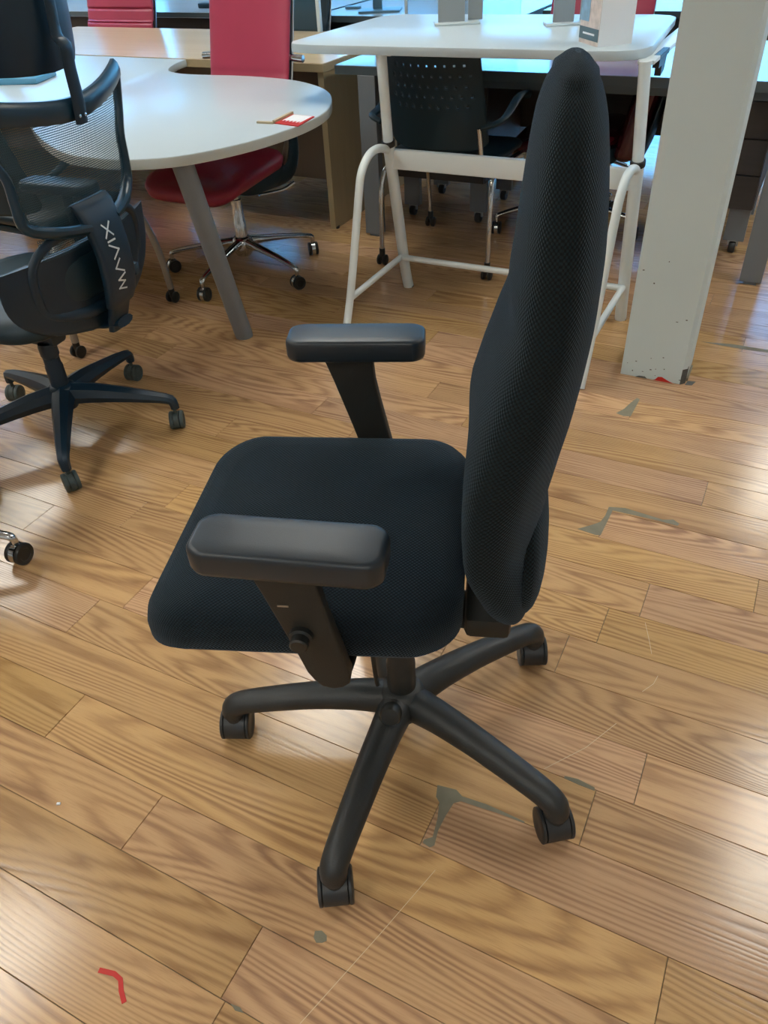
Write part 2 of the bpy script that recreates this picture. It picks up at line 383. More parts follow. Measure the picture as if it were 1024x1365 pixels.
# pillar
px0, px1, py0, py1 = -.371, -.163, 2.436, 2.60
pil = root('trim_1', ((px0+px1)/2, (py0+py1)/2, 0)); tag(pil, 'white painted square column standing on the floor', 'column'); pil.name = 'column'
hw, hd = (px1-px0)/2, (py1-py0)/2
pr = MB().prism([(-hw, -hd), (hw-.012, -hd), (hw, -hd+.012), (hw, hd), (-hw, hd)], .0, CEIL_Z, .002)
pr.build('shaft', 'pillar', pil, smooth=False)
b = MB().plate([(-.03, 0), (.035, 0), (.02, .005), (-.004, .016), (-.016, .014), (-.024, .003)], .0016, 'y', -hd-.0004); ro = b.build('red_paint_chip', 'redtape', pil, smooth=False); ro.location = (.035, 0, 0); ro['label'] = 'red patch at column foot'
b = MB().plate([(-.02, 0), (.02, 0), (.012, .007), (-.008, .006)], .0014, 'y', -hd-.0004); o = b.build('scuff', 'scuff', pil, smooth=False); o.location = (-.035, 0, 0)
b = MB()
for k_ in range(16): a = rnd.uniform(-hw*.9, hw*.9); z = rnd.uniform(.012, .09) if k_ < 11 else rnd.uniform(.1, .5); b.box((a, -hd-.0006, z), (rnd.uniform(.002, .007), .001, rnd.uniform(.0015, .004)))
b.build('paint_specks', 'scuff', pil, smooth=False)
b = MB().prism([(hw-.012, -hd-.001), (hw+.002, -hd+.014), (hw+.002, -hd+.03), (hw+.0005, -hd+.03), (hw+.0005, -hd+.013), (hw-.013, -hd)], 0, .055); b.build('chipped_corner', 'scuff', pil, smooth=False)
b = MB().box((hw+.004, .0, .005), (.006, hd*1.2, .010)); b.build('base_gap_filler', 'filler', pil, smooth=False)

# floor damage, marks
def patch(name, pts, m, z=.0004, label=None):
    b = MB(); n = len(pts); b.add([(p[0], p[1], -.0008) for p in pts]+[(p[0], p[1], z) for p in pts], [list(range(n, 2*n))]+[[i, (i+1) % n, n+(i+1) % n, n+i] for i in range(n)])
    o = b.build(name, m, fl, smooth=False)
    if label: o['label'] = label
    return o
FP = 'filler_patch'
patch(FP, [(-.321, .743), (-.285, .749), (-.27, .741), (-.224, .745), (-.19, .744), (-.149, .742), (-.150, .739), (-.20, .737), (-.24, .733), (-.268, .731), (-.279, .722), (-.283, .69), (-.284, .66), (-.279, .632), (-.285, .625), (-.300, .628), (-.300, .634), (-.288, .645), (-.294, .68), (-.304, .712), (-.314, .72)], 'filler')
patch(FP, [(-.231, 1.701), (-.19, 1.713), (-.12, 1.706), (-.09, 1.703), (-.065, 1.714), (-.048, 1.703), (-.05, 1.693), (-.10, 1.694), (-.17, 1.692), (-.218, 1.690), (-.222, 1.577), (-.235, 1.573), (-.283, 1.578), (-.252, 1.61), (-.236, 1.63), (-.231, 1.66)], 'filler')
patch(FP, [(-.285, 2.298), (-.275, 2.292), (-.279, 2.178), (-.30, 2.172), (-.325, 2.18), (-.308, 2.215), (-.297, 2.26)], 'filler')
patch(FP, [(-.16, 2.778), (-.12, 2.784), (-.06, 2.796), (0, 2.797), (.06, 2.795), (.07, 2.777), (0, 2.77), (-.08, 2.772)], 'filler')
patch(FP, [(-.11, .862), (-.085, .866), (-.053, .862), (-.051, .855), (-.08, .855), (-.11, .857)], 'filler')
patch(FP, [(-.398, .416), (-.388, .421), (-.377, .418), (-.373, .411), (-.378, .405), (-.387, .401), (-.395, .406)], 'filler')
patch(FP, [(-.462, .268), (-.445, .270), (-.436, .266), (-.45, .263)], 'filler')
patch('scuff', [(-.155, 2.47), (-.13, 2.475), (-.138, 2.445), (-.16, 2.44)], 'scuff')
def strip(pts, w):
    pts = [Vector((*p, 0)) for p in pts]; L_, R_ = [], []
    for i, p in enumerate(pts):
        t = (pts[min(i+1, len(pts)-1)]-pts[max(i-1, 0)]).normalized(); nn = Vector((-t.y, t.x, 0))*w/2
        L_.append(p+nn); R_.append(p-nn)
    return [tuple(q)[:2] for q in L_+R_[::-1]]
for pts in ([(-.26, .592), (-.30, .455), (-.351, .291)], [(-.055, 1.317), (-.035, 1.265), (-.023, 1.23)], [(.001, 1.175), (-.003, 1.15), (-.02, 1.12)], [(-.05, 1.02), (-.09, .94), (-.15, .86)]):
    patch('scratch', strip(pts, .0009), 'scratch', .0003)
rm = MB(); pts = strip([(-.681, .2155), (-.655, .222), (-.640, .220), (-.628, .208), (-.612, .197)], .0076); n = len(pts)
rm.add([(p[0], p[1], .0003) for p in pts]+[(p[0], p[1], .0011) for p in pts], [list(range(n, 2*n)), list(range(n))[::-1]]+[[i, (i+1) % n, n+(i+1) % n, n+i] for i in range(n)])
tag(rm.build('tape_scrap', 'redtape', smooth=False), 'small bent strip of red tape lying on the bare planks', 'tape')
tag(MB().box((-.956, .404, .0017), (.007, .005, .003), .0006, rot=Matrix.Rotation(.5, 4, 'Z')).build('paper_scrap', 'paper', smooth=False), 'tiny white crumb lying on the planks at left', 'scrap')

# ------------------------------------------------------------------ chair parts
def swivel_base(par, R=.335, ang0=0, leg_m='base', cas_m='caster', hub_m='base', caxis=0, style='round', htop=.36, hoodm=None, z_tip=.098, cr=.029, caxes=None, collift_m=None, hz=.125):
    "five legs, five twin-wheel casters, hub and gas lift"
    hoodm = hoodm or cas_m
    for i in range(5):
        b = MB()
        if style == 'round':
            b.tube([(.02, 0, hz), (.09, 0, hz+.004), (.17, 0, hz-.001), (.25, 0, z_tip+.014), (.305, 0, z_tip+.003), (R-.006, 0, z_tip-.008), (R, 0, z_tip-.022), (R, 0, z_tip-.030)],
                   [(.036, .034), (.031, .029), (.028, .025), (.026, .023), (.0245, .022), (.0235, .0225), (.023, .023), (.0225, .0225)], n=16, smooth=4, up=(0, 0, 1))
        elif style == 'flat':
            b.tube([(.02, 0, hz), (.10, 0, hz), (.22, 0, hz-.012), (R-.02, 0, z_tip+.008), (R, 0, z_tip-.004), (R+.003, 0, z_tip-.028)],
                   [(.038, .036), (.033, .032), (.025, .023), (.018, .016), (.016, .015), (.014, .014)], n=8, smooth=2, up=(0, 0, 1))
        else:   # chrome blades
            b.tube([(.015, 0, hz+.01), (.10, 0, hz+.004), (.22, 0, hz-.012), (R-.02, 0, z_tip+.006), (R, 0, z_tip-.006), (R, 0, z_tip-.030)],
                   [(.024, .024), (.019, .017), (.015, .012), (.012, .010), (.011, .010), (.009, .009)], n=10, smooth=3, up=(0, 0, 1))
        lg = b.build('leg', leg_m, par); lg.rotation_euler = (0, 0, RAD(ang0+72*i))
        a = RAD(ang0+72*i)
        c = MB()
        c.lathe([(.0, 0), (.0055, 0), (.0055, .03), (0, .03)], (0, 0, cr+.012), 10)
        hood = []
        hr = cr*.985 if style == 'round' else cr*.98
        hwid = .0205 if style == 'round' else .008
        c.lathe([(hr*.5, -hwid), (hr, -hwid), (hr, hwid), (hr*.5, hwid)], (0, 0, cr), 24, ROTY)
        if style == 'round': c.lathe([(.0, 0), (.020, 0), (.021, .008), (.019, .022), (0, .022)], (0, 0, cr*1.35), 16)
        co = c.build('caster', hoodm, par); co.location = (R*cos(a), R*sin(a), 0)
        ca = (caxes[i] if caxes else caxis + rnd.uniform(-25, 25))
        co.rotation_euler = (0, 0, RAD(ca))
        for sx in (-1, 1):
            w = MB(); q = .62 if style == 'round' else 1; x = sx*(hwid+.0075*q)
            w.lathe([(0, -.0055*q), (cr*.55, -.0065*q), (cr*.92, -.0062*q), (cr, -.004*q), (cr, .003*q), (cr*.93, .0062*q), (cr*.6, .0068*q), (cr*.55, .005*q), (0, .005*q)], (x, 0, cr), 24, ROTY)
            w.build('wheel', cas_m, co)
    MB().lathe([(0, hz-.045), (.034, hz-.045), (.046, hz-.02), (.048, hz+.012), (.040, hz+.03), (.03, hz+.036), (0, hz+.036)], n=28).build('hub', hub_m, par)
    MB().lathe([(0, hz+.03), (.027, hz+.03), (.027, hz+.10), (.0245, hz+.105), (.0245, (hz+htop)/2+.05), (.016, (hz+htop)/2+.052), (.016, htop), (0, htop)], n=20).build('gas_lift', collift_m or hub_m, par)

def rounded_rect(hx, hy, r, n=6, taper=0):
    pts = []
    for cx, cy, a0 in ((hx-r, hy-r, 0), (-hx+r, hy-r, 90), (-hx+r, -hy+r, 180), (hx-r, -hy+r, 270)):
        for k in range(n+1):
            a = RAD(a0+90*k/n); x = cx+r*cos(a); y = cy+r*sin(a); pts.append((x, y*(1-taper*x/hx)))
    return pts
def interp(tab, z):
    tab = sorted(tab)
    if z <= tab[0][0]: return tab[0][1:]
    for a, b in zip(tab[:-1], tab[1:]):
        if z <= b[0]:
            t = (z-a[0])/(b[0]-a[0]); t2 = t*t*(3-2*t); t = .5*t+.5*t2
            return [p*(1-t)+q*t for p, q in zip(a[1:], b[1:])]
    return tab[-1][1:]

# --- the main chair --------------------------------------------------------
HX, HY = -.4259, .8168
mc = root('office_chair', (HX, HY, 0), 199.5, 'black knit-upholstered swivel chair with tall curved back, alone in the foreground', 'chair')
AX = 28.5-199.5
swivel_base(mc, .335, 4, 'base', 'caster', 'base', htop=.45, cr=.0315, caxes=[AX-4, AX+3, AX+8, AX-2, AX+40])
# seat: lofted slices from bottom to top
rings = []
SZ = [(.472, .78, .70), (.476, .90, .86), (.484, .965, .95), (.50, 1.0, 1.0), (.52, 1.0, 1.0), (.535, .985, .98), (.547, .95, .945), (.555, .88, .87), (.559, .75, .74), (.561, .5, .5), (.562, .22, .22)]
outl = rounded_rect(.235, .238, .080, 10, -.02)
for z, sx, sy in SZ:
    rg = []
    for (x, y) in outl:
        X = x*sx; Y = y*sy; xx = X/.235
        dz = -.030*max(0, xx-.25)**2*1.5 + .008*max(0, -xx-.3) + .006*(abs(Y)/.228)**2*(z-.472)/.09
        # belly of the lower rear part
        if z < .51: dz += -.012*max(0, -xx)**1.5
        rg.append((X+.122, Y-.016, z+dz))
    rings.append(rg)
MB().loft(rings, True).v
sb = MB(); sb.loft(rings, True, uv=True)
# planar uv for upper and lower slices, wrapped for the side
for fi, f in enumerate(sb.f):
    sb.uv[fi] = [(sb.v[i][0]+(.562-sb.v[i][2])*max(-1, min(1, (sb.v[i][0]-.122)/.235*1.1))**3, sb.v[i][1]+(.562-sb.v[i][2])*max(-1, min(1, (sb.v[i][1]+.016)/.238*1.1))**3) for i in f]
seat = sb.build('seat_cushion', 'knit_fine', mc, angle=80)
MB().prism([(x*.82+.12, y*.78-.01) for x, y in outl], .458, .476, .004).build('seat_pan', 'dull', mc)
MB().box((.03, 0, .446), (.20, .15, .032), .008).box((.12, 0, .452), (.10, .24, .012), .003).build('tilt_mechanism', 'dull', mc)
# backrest
PROF = [  # z, x front, x rear, half width, wrap
    (.476, -.175, -.195, .07, .00), (.482, -.158, -.212, .12, .0), (.50, -.145, -.220, .150, .004), (.53, -.136, -.224, .172, .012), (.57, -.124, -.224, .184, .022),
    (.62, -.111, -.222, .194, .032), (.68, -.104, -.228, .194, .031), (.74, -.102, -.238, .194, .028), (.80, -.112, -.248, .184, .018), (.86, -.129, -.255, .176, .014),
    (.92, -.150, -.260, .168, .012), (1.00, -.158, -.261, .158, .010), (1.06, -.163, -.256, .146, .009), (1.11, -.168, -.250, .130, .008), (1.145, -.174, -.243, .108, .006), (1.17, -.184, -.233, .078, .004), (1.183, -.196, -.222, .045, .0), (1.187, -.206, -.212, .018, 0)]
rings = []; NS = 48; zz = [.476+ (1.187-.476)*(.5-.5*cos(pi*k/54)) for k in range(55)]
for z in zz:
    if .51 < z < 1.168: xf, xr_, W_, wr = [sum(q)/3 for q in zip(*[interp(PROF, z+d_) for d_ in (-.016, 0, .016)])]
    else: xf, xr_, W_, wr = interp(PROF, z)
    cx = (xf+xr_)/2; T = (xf-xr_)/2; rg = []
    for k in range(NS):
        t = 2*pi*k/NS; cyv = cos(t); sxv = sin(t)
        y = W_*math.copysign(abs(cyv)**.85, cyv); e = abs(y)/W_ if W_ > 0 else 0
        x = cx + T*math.copysign(abs(sxv)**.75, sxv)*(1-.10*e) + wr*e**2.2 + (-.008*(1-e)*(1 if sxv > 0 else 0) if .55 < z < .95 else 0)
        rg.append((x, y, z))
    rings.append(rg)
bb = MB(); bb.loft(rings, True, uv=True)
bb.build('backrest', 'knit', mc, angle=80)
# rear lower cover bulge
rings = []
for k in range(22):
    z = .487+.20*k/21; s_ = math.sqrt(max(.0, 1-((k-9.0)/13.2)**2)); 
    rings.append([(-.195-.038*s_*abs(cos(t))**.8 if cos(t) > 0 else -.195+.01*s_*abs(cos(t)), .155*s_*sin(t), z) for t in [2*pi*j/28 for j in range(28)]])
rc = MB(); rc.loft(rings, True, uv=True); rc.build('back_cover', 'knit', mc, angle=80)
# back bracket
b = MB().tube([(-.02, .03, .43), (-.10, .03, .405), (-.16, .03, .41), (-.19, .03, .44), (-.195, .03, .53)], [(.042, .012), (.042, .013), (.045, .013), (.04, .012), (.035, .010)], n=12, smooth=4, up=(0, 0, 1))
b.build('back_bar', 'dull', mc)
MB().box((-.150, .04, .447), (.070, .15, .040), .010).build('back_bracket', 'dull', mc)
# armrests
for s in (1, -1):
    ar = MB()
    cy, cx = s*.264, .088
    # pad: slices
    rings = []
    for z, k, kk in ((.709, .95, .88), (.711, .985, .96), (.717, 1, 1), (.737, 1, 1), (.742, .994, .985), (.7445, .982, .955), (.746, .962, .905), (.7468, .93, .84), (.7472, .5, .4)):
        rings.append([(x*k, y*kk, z) for x, y in [(px, py*(1-.16*abs(px/.117)**2.4)) for px, py in rounded_rect(.117, .043, .022, 8)]])
    pad = MB(); pad.loft(rings, True); po = pad.build('arm_pad', 'pad', mc, angle=60); po.location = (cx, cy, 0); po.rotation_euler = (0, 0, RAD(s*-2.5))
    # support post: wide strap curving backwards to below the seat
    b = MB()
    side = [(.148, .712), (.140, .69), (.130, .66), (.118, .62), (.106, .58), (.096, .545), (.088, .515), (.080, .500)]
    rear = [(.058, .712), (.060, .69), (.058, .66), (.051, .62), (.043, .58), (.036, .545), (.030, .515), (.032, .497)]
    poly = side + [(.070, .488), (.055, .484), (.042, .488)] + rear[::-1]
    b.plate(poly, .022, 'y', cy-s*.004, .003)
    so = b.build('arm_support', 'dull', mc, angle=50)
    k = MB().lathe([(0, 0), (.015, 0), (.015, .010), (.012, .0115), (.012, .022), (.010, .024), (0, .024)], (.088, 0, .588), 20, None)
    k = MB(); k.lathe([(0, 0), (.0155, 0), (.0155, .008), (.012, .010), (.012, .021), (.010, .023), (0, .023)], (.087, cy-s*.004+s*.010, .590), 20, Matrix.Rotation(-s*pi/2, 4, 'X'))
    k.build('arm_bolt', 'plastic', so)
    k = MB().box((.105, cy-s*.004+s*.0114, .641), (.014, .001, .003), rot=None); q = k.build('scratch_mark', 'satin', so, smooth=False)
    # arm bar under the seat
    MB().tube([(.062, cy-s*.012, .500), (.062, cy-s*.03, .478), (.060, cy-s*.07, .466), (.055, s*.09, .462), (.05, s*.04, .462)], [(.026, .010), (.026, .009), (.025, .007), (.025, .006), (.025, .006)], n=10, smooth=3, up=(0, s, 0)).build('arm_bar', 'dull', mc)
# levers and knob
MB().tube([(.045, .03, .44), (.045, .05, .40), (.040, .06, .33), (.036, .06, .24), (.034, .055, .225)], [.004, .004, .004, .004, .003], n=8, smooth=3).build('tension_rod', 'dull', mc)
MB().lathe([(0, 0), (.017, 0), (.0195, .004), (.0195, .022), (.016, .027), (0, .028)], (.012, .060, .160), 24, Matrix.Rotation(-pi*.36, 4, 'X')).build('tension_knob', 'plastic', mc)
MB().tube([(.02, -.10, .44), (.01, -.20, .437), (.0, -.26, .44)], [(.005, .005), (.005, .005), (.014, .004)], n=8, smooth=3).build('tilt_lever', 'dull', mc)
MB().box((-.105, -.12, .50), (.012, .05, .05), .004).build('depth_latch', MT['bluesign'], mc)

# --- mesh chair at left ------------------------------------------------------
ms = root('mesh_office_chair', (-1.895, 1.424, 0), 186, 'haze-tinted black mesh-back office chair with white lettering on its rear spine', 'chair')
swivel_base(ms, .34, 313-186, 'bluebk', 'greycast', 'bluebk', style='flat', htop=.43, caxes=[60-186, 35-186, 10-186, 20-186, 80-186], z_tip=.10, hz=.135)
# seat
rings = []
for z, k in ((.425, .80), (.43, .92), (.445, 1.0), (.47, 1.0), (.485, .95), (.49, .8), (.488, .4)):
    rings.append([(x*k+.02, y*k, z-.02*max(0, x/.25-.4)**2) for x, y in rounded_rect(.25, .255, .12, 8)])
MB().loft(rings).build('seat', 'haze_teal', ms, angle=60)
MB().box((-.02, 0, .415), (.24, .20, .05), .015).box((-.12, .10, .40), (.09, .06, .05), .012).build('tilt_mechanism', 'bluebk', ms)
MB().lathe([(0, 0), (.024, 0), (.026, .01), (.026, .035), (.02, .045), (0, .045)], (-.13, .12, .385), 20, Matrix.Rotation(pi, 4, 'X')).build('tension_knob', 'bluebk', ms)
def bx(y, z):   # surface of the back: bowed rearwards in the middle, leaning back with height
    return -.235 - .10*(z-.5) - .055*(1-(abs(y)/.25)**2)
def sym(pts): return [(p[0], p[1]) for p in pts] + [(-p[0], p[1]) for p in pts[::-1] if abs(p[0]) > 1e-6]
top = [(y/10*.255, .955+.04*(abs(y)/10)**1.6) for y in range(-10, 11)]
MB().tube([(bx(y, z)+0, y, z) for y, z in top], [(.014, .026)]*21, n=10, up=(0, 0, 1)).build('top_rail', 'haze_blue2', ms)
for s in (-1, 1):
    MB().tube([(bx(s*.255, .985), s*.255, .985), (bx(s*.245, .91), s*.240, .91), (bx(.22, .85), s*.215, .85), (bx(.21, .79), s*.212, .79), (bx(.2, .74), s*.20, .735), (bx(.12, .70)-.01, s*.13, .705), (bx(.05, .69)-.02, s*.05, .69)],
              [(.012, .012), (.012, .010), (.013, .010), (.014, .011), (.016, .014), (.020, .014), (.022, .014)], n=10, smooth=4, up=(0, 1, 0)).build('side_frame', 'haze_blue2', ms)
def net_grid(name, zs, half, nx=16):
    rings = []
    for z in zs:
        h = half(z); rings.append([(bx(h*(2*k/nx-1), z)+.004, h*(2*k/nx-1), z) for k in range(nx+1)])
    b = MB(); n = nx+1; uvs = []; fs = []
    for i in range(len(zs)-1):
        for k in range(nx):
            q = [i*n+k, i*n+k+1, (i+1)*n+k+1, (i+1)*n+k]; fs.append(q)
            uvs.append([(rings[a//n][a % n][1], rings[a//n][a % n][2]) for a in q])
    b.add([p for r_ in rings for p in r_], fs, uvs)
    return b.build(name, 'net', ms, fixn=False)
net_grid('back_mesh', [.70+.27*k/14 for k in range(15)], lambda z: .205+.05*max(0, (z-.85)/.16)**1.2 if z > .74 else .13+.075*(z-.70)/.04)
net_grid('lumbar_mesh', [.645+.055*k/6 for k in range(7)], lambda z: .18)
rings = []
for k in range(15):
    z = .415+.235*k/14; u = (z-.415)/.235; hwd = .30*math.sqrt(max(.06, 1-(1-min(1, u/.75))**2.2))
    rings.append([(bx(.8*y_, z)+.022+.010*sin(t), y_, z) for t in [2*pi*j/30 for j in range(30)] for y_ in [hwd*math.copysign(abs(cos(t))**.6, cos(t))]])
MB().loft(rings).build('lumbar_shell', 'bluebk', ms, angle=70)
# lower back: lumbar frame, pad
for s in (-1, 1):
    MB().tube([(bx(.05, .69)-.02, s*.03, .69), (bx(.14, .66), s*.13, .69), (bx(.2, .62), s*.205, .65), (bx(.22, .56), s*.215, .58), (bx(.2, .5)+.01, s*.19, .51), (bx(.1, .46)+.01, s*.09, .475), (bx(0, .45)+.01, 0, .468)],
              [(.014, .010), (.013, .010), (.012, .010), (.014, .012), (.016, .014), (.018, .016), (.018, .016)], n=10, smooth=4, up=(0, 1, 0)).build('lumbar_frame', 'bluebk', ms)
rings = []
for k in range(13):
    z = .505+.115*k/12; e = math.sqrt(max(.05, 1-((k-6)/6.6)**2))
    rings.append([(bx(y_, z)+.016+.014*sin(t)*e, y_, z) for t in [2*pi*j/24 for j in range(24)] for y_ in [.155*e**.4*math.copysign(abs(cos(t))**.6, cos(t))]])
MB().loft(rings).build('lumbar_pad', 'haze_teal', ms, angle=70)
# spine: broad strap carrying the lettering
spine = [(-.075, -.375, .735), (-.062, -.385, .60), (-.048, -.375, .47), (-.038, -.345, .42)]
rings = []
SP = [(.75, -.306, .070, .008), (.735, -.318, .068, .014), (.69, -.332, .064, .016), (.62, -.342, .060, .016), (.55, -.340, .060, .017), (.50, -.330, .056, .017), (.475, -.320, .050, .016), (.468, -.314, .038, .014), (.43, -.300, .036, .014), (.395, -.288, .032, .013)]
def spx(z):
    return interp([(a, b, c, d) for a, b, c, d in SP], z)
for (z, x, hw_, t) in SP:
    rings.append([(x-t*math.copysign(abs(sin(a))**.5, sin(a)), hw_*math.copysign(abs(cos(a))**.5, cos(a)), z) for a in [2*pi*j/24 for j in range(24)]])
MB().loft(rings).build('spine', 'bluebk', ms, angle=50)
MB().tube([(-.32, 0, .42), (-.22, 0, .405), (-.10, 0, .41)], [(.035, .014), (.035, .014), (.03, .014)], n=10, smooth=3, up=(0, 0, 1)).build('back_bar', 'bluebk', ms)
MB().box((-.325, -.070, .545), (.05, .022, .035), .006).build('adjust_lever', 'haze_blue2', ms)
# lettering: strokes in the strap plane (along = up the strap, across = y)
def letters():
    # unit glyph strokes, x right, y up, cap height 1
    gl = [('M', [(0, 0), (.28, 1), (.62, .18), (.98, 1), (1.1, .0)][:5], 1.25), ('A', [(.0, 0), (.45, 1), (.95, .0)], 1.0), ('V', [(.0, 1), (.5, 0), (.95, 1)], 1.0), ('I', [(.15, 0), (.15, 1)], .42)]
    return gl
let = MB()
def stroke(p, q, w=.0042):
    "p,q in (along z, across y) coordinates on the rear face of the strap"
    a = Vector((0, p[1], p[0])); c = Vector((0, q[1], q[0])); d = (c-a).normalized(); nn = Vector((0, -d.z, d.y))*w/2
    a = a-d*w/2; c = c+d*w/2
    P = []
    for v in (a+nn, a-nn, c-nn, c+nn):
        x_, hw_, t_ = spx(v.z); P.append((x_-t_-.0012, v.y, v.z))
    Q = [(x+.0010, y, z) for x, y, z in P]
    let.add(P+Q, [(0, 1, 2, 3), (7, 6, 5, 4), (0, 4, 5, 1), (1, 5, 6, 2), (2, 6, 7, 3), (3, 7, 4, 0)])
H_ = .030   # cap height across the strap
zbase = .518; y0_ = .010
def G2(t, h): return (zbase+t, y0_+H_*(h-.5))   # t metres along reading direction (upwards), h 0..1 cap fraction
# reads M A V I X from bottom to top, caps towards the chair's right side
def seg(pts, t0, wd, flip=1):
    P = [G2(t0+wd*a, b) for a, b in pts]
    for p, q in zip(P[:-1], P[1:]): stroke(p, q)
seg([(0, 0), (.22, 1), (.55, .15), (.80, 1), (1.05, .0)], .0, .040)
seg([(0, 0), (.45, 1), (1.0, .25)], .048, .034)
seg([(0, .85), (.5, 0), (1.0, 1)], .088, .036)
seg([(0, 0.05), (0, .95)], .132, .03)
seg([(0, 0), (1, 1)], .143, .032); seg([(0, 1), (1, 0)], .143, .032)
lo = let.build('spine_lettering', 'letter', ms, smooth=False); lo['label'] = 'white MAVIX lettering'
# headrest and bracket
MB().tube([(bx(0, .955)-.016, 0, .925), (bx(0, .97)-.020, 0, .97), (-.358, 0, 1.04), (-.362, 0, 1.085), (-.345, 0, 1.105), (-.352, 0, 1.18), (-.352, 0, 1.28)], [(.022, .006), (.022, .006), (.021, .006), (.020, .008), (.018, .007), (.016, .006), (.016, .006)], n=10, smooth=3, up=(1, 0, 0)).build('headrest_bracket', 'bluebk', ms)
MB().lathe([(0, 0), (.004, 0), (.004, .002), (0, .003)], (bx(0, .945)-.024, .010, .942), 10, Matrix.Rotation(-pi/2, 4, 'Y')).lathe([(0, 0), (.004, 0), (.004, .002), (0, .003)], (bx(0, .945)-.024, -.010, .942), 10, Matrix.Rotation(-pi/2, 4, 'Y')).build('screw', 'chrome', ms)
rings = []
for k in range(15):
    z = 1.03+.20*k/14; e = math.sqrt(max(.03, 1-((k-7)/7.4)**2)); hwd = .15+.035*(1-k/14)**3
    rings.append([(-.305+.05*(y_/.15)**2+.016*sin(t)*e**.6-.02*k/14, y_, z+.012*(y_/.15)**2*(1 if k < 5 else .3)) for t in [2*pi*j/24 for j in range(24)] for y_ in [hwd*e**.25*math.copysign(abs(cos(t))**.6, cos(t))]])
MB().loft(rings).build('headrest', 'bluebk', ms, angle=70)
for s in (-1, 1):
    MB().tube([(.04, s*.25, .43), (.04, s*.30, .44), (.04, s*.305, .50), (.04, s*.305, .66)], [(.022, .012), (.022, .012), (.02, .012), (.018, .010)], n=8, smooth=3, up=(0, 1, 0)).build('arm_post', 'bluebk', ms)
    MB().prism([(x+.05, y+s*.295) for x, y in rounded_rect(.13, .045, .035, 6)], .66, .69, .008).build('arm_pad', 'bluebk', ms)

# --- chrome base chair at the left frame edge (only one foot is in view) ----
cc = root('chrome_base_chair', (-1.86, .74, 0), 0, 'chair whose polished chrome foot with black caster pokes in at left edge', 'chair')
swivel_base(cc, .333, 25.2, 'chrome', 'plastic', 'chrome', style='chrome', htop=.42, hoodm='chrome', caxes=[5, 40, 10, 60, 30], z_tip=.085, cr=.030)
MB().prism(rounded_rect(.23, .24, .09, 8), .42, .49, .02).build('seat', 'haze_teal', cc)
b = MB(); rings = []
for k in range(12):
    z = .56+.42*k/11; rings.append([(-.27-.06*k/11+.02*sin(t), .20*math.copysign(abs(cos(t))**.6, cos(t)), z) for t in [2*pi*j/20 for j in range(20)]])
b.loft(rings); b.build('backrest', 'haze_teal', cc, angle=60)
MB().tube([(-.05, 0, .42), (-.24, 0, .43), (-.28, 0, .50), (-.30, 0, .64)], [(.03, .01)]*4, n=8, smooth=3, up=(0, 0, 1)).build('back_bar', 'chrome', cc)

# ------------------------------------------------------------------ desks
TZ = .735
def arc(cx, cy, r, a0, a1, n=12, ry=None): ry = ry or r; return [(cx+r*cos(RAD(a0+(a1-a0)*k/n)), cy+ry*sin(RAD(a0+(a1-a0)*k/n))) for k in range(n+1)]
# round-ended table
rt = root('round_end_table', (-2.1, 2.45, 0), 0, 'pale table with big round end and one slanted grey leg in view', 'table')
outline = [(-4.3, 2.45)] + [(-2.62, 2.22), (-2.475, 2.10), (-2.26, 1.944), (-2.05, 1.83)] + [(-1.93, 1.812), (-1.80, 1.82), (-1.68, 1.885), (-1.60, 1.99), (-1.54, 2.13), (-1.508, 2.28), (-1.502, 2.42), (-1.525, 2.56), (-1.585, 2.70), (-1.67, 2.83), (-1.78, 2.93), (-1.93, 3.01), (-2.10, 3.045), (-2.26, 3.05), (-2.42, 3.035)] + [(-2.52, 3.035), (-2.59, 3.055), (-2.65, 3.09), (-2.70, 3.16), (-2.74, 3.26), (-2.76, 3.355)] + [(-4.3, 3.355)]
def smooth_open(pts, n=5):
    o_ = []
    for i in range(len(pts)-1):
        p0, p1, p2, p3 = [Vector(pts[q]) for q in (max(i-1, 0), i, i+1, min(i+2, len(pts)-1))]
        for k in range(n):
            t = k/n; o_.append(tuple(.5*((2*p1)+(p2-p0)*t+(2*p0-5*p1+4*p2-p3)*t*t+(3*p1-p0-3*p2+p3)*t**3)))
    return o_+[pts[-1]]
outline = [outline[0]] + smooth_open(outline[1:-1]) + [outline[-1]]
MB().prism([(x+2.1, y-2.45) for x, y in outline], TZ-.030, TZ-.0015, .001).build('edge_band', 'table_edge', rt, angle=25)
cx_, cy_ = -2.9, 2.6
MB().prism([(x+2.1, y-2.45) for x, y in [((p[0]-cx_)*.9985+cx_, (p[1]-cy_)*.9985+cy_) for p in outline]], TZ-.002, TZ, .0008).build('tabletop', 'table_white', rt, angle=25)
def slant_leg(par, foot, topp, r=.030, m='grey_metal'):
    f_ = Vector(foot); t_ = Vector(topp); MB().tube([f_, f_+(t_-f_)*.02, t_], [r*.97, r, r], n=24).build('leg', m, par)
def rel(p, o): return (p[0]-o[0], p[1]-o[1], p[2]-o[2])
O = (-2.1, 2.45, 0)
slant_leg(rt, rel((-1.765, 2.20, 0), O), rel((-1.70, 1.96, TZ-.03), O), .034)
slant_leg(rt, rel((-4.0, 2.6, 0), O), rel((-4.1, 2.55, TZ-.03), O), .034)
slant_leg(rt, rel((-4.0, 3.15, 0), O), rel((-4.1, 3.2, TZ-.03), O), .034)

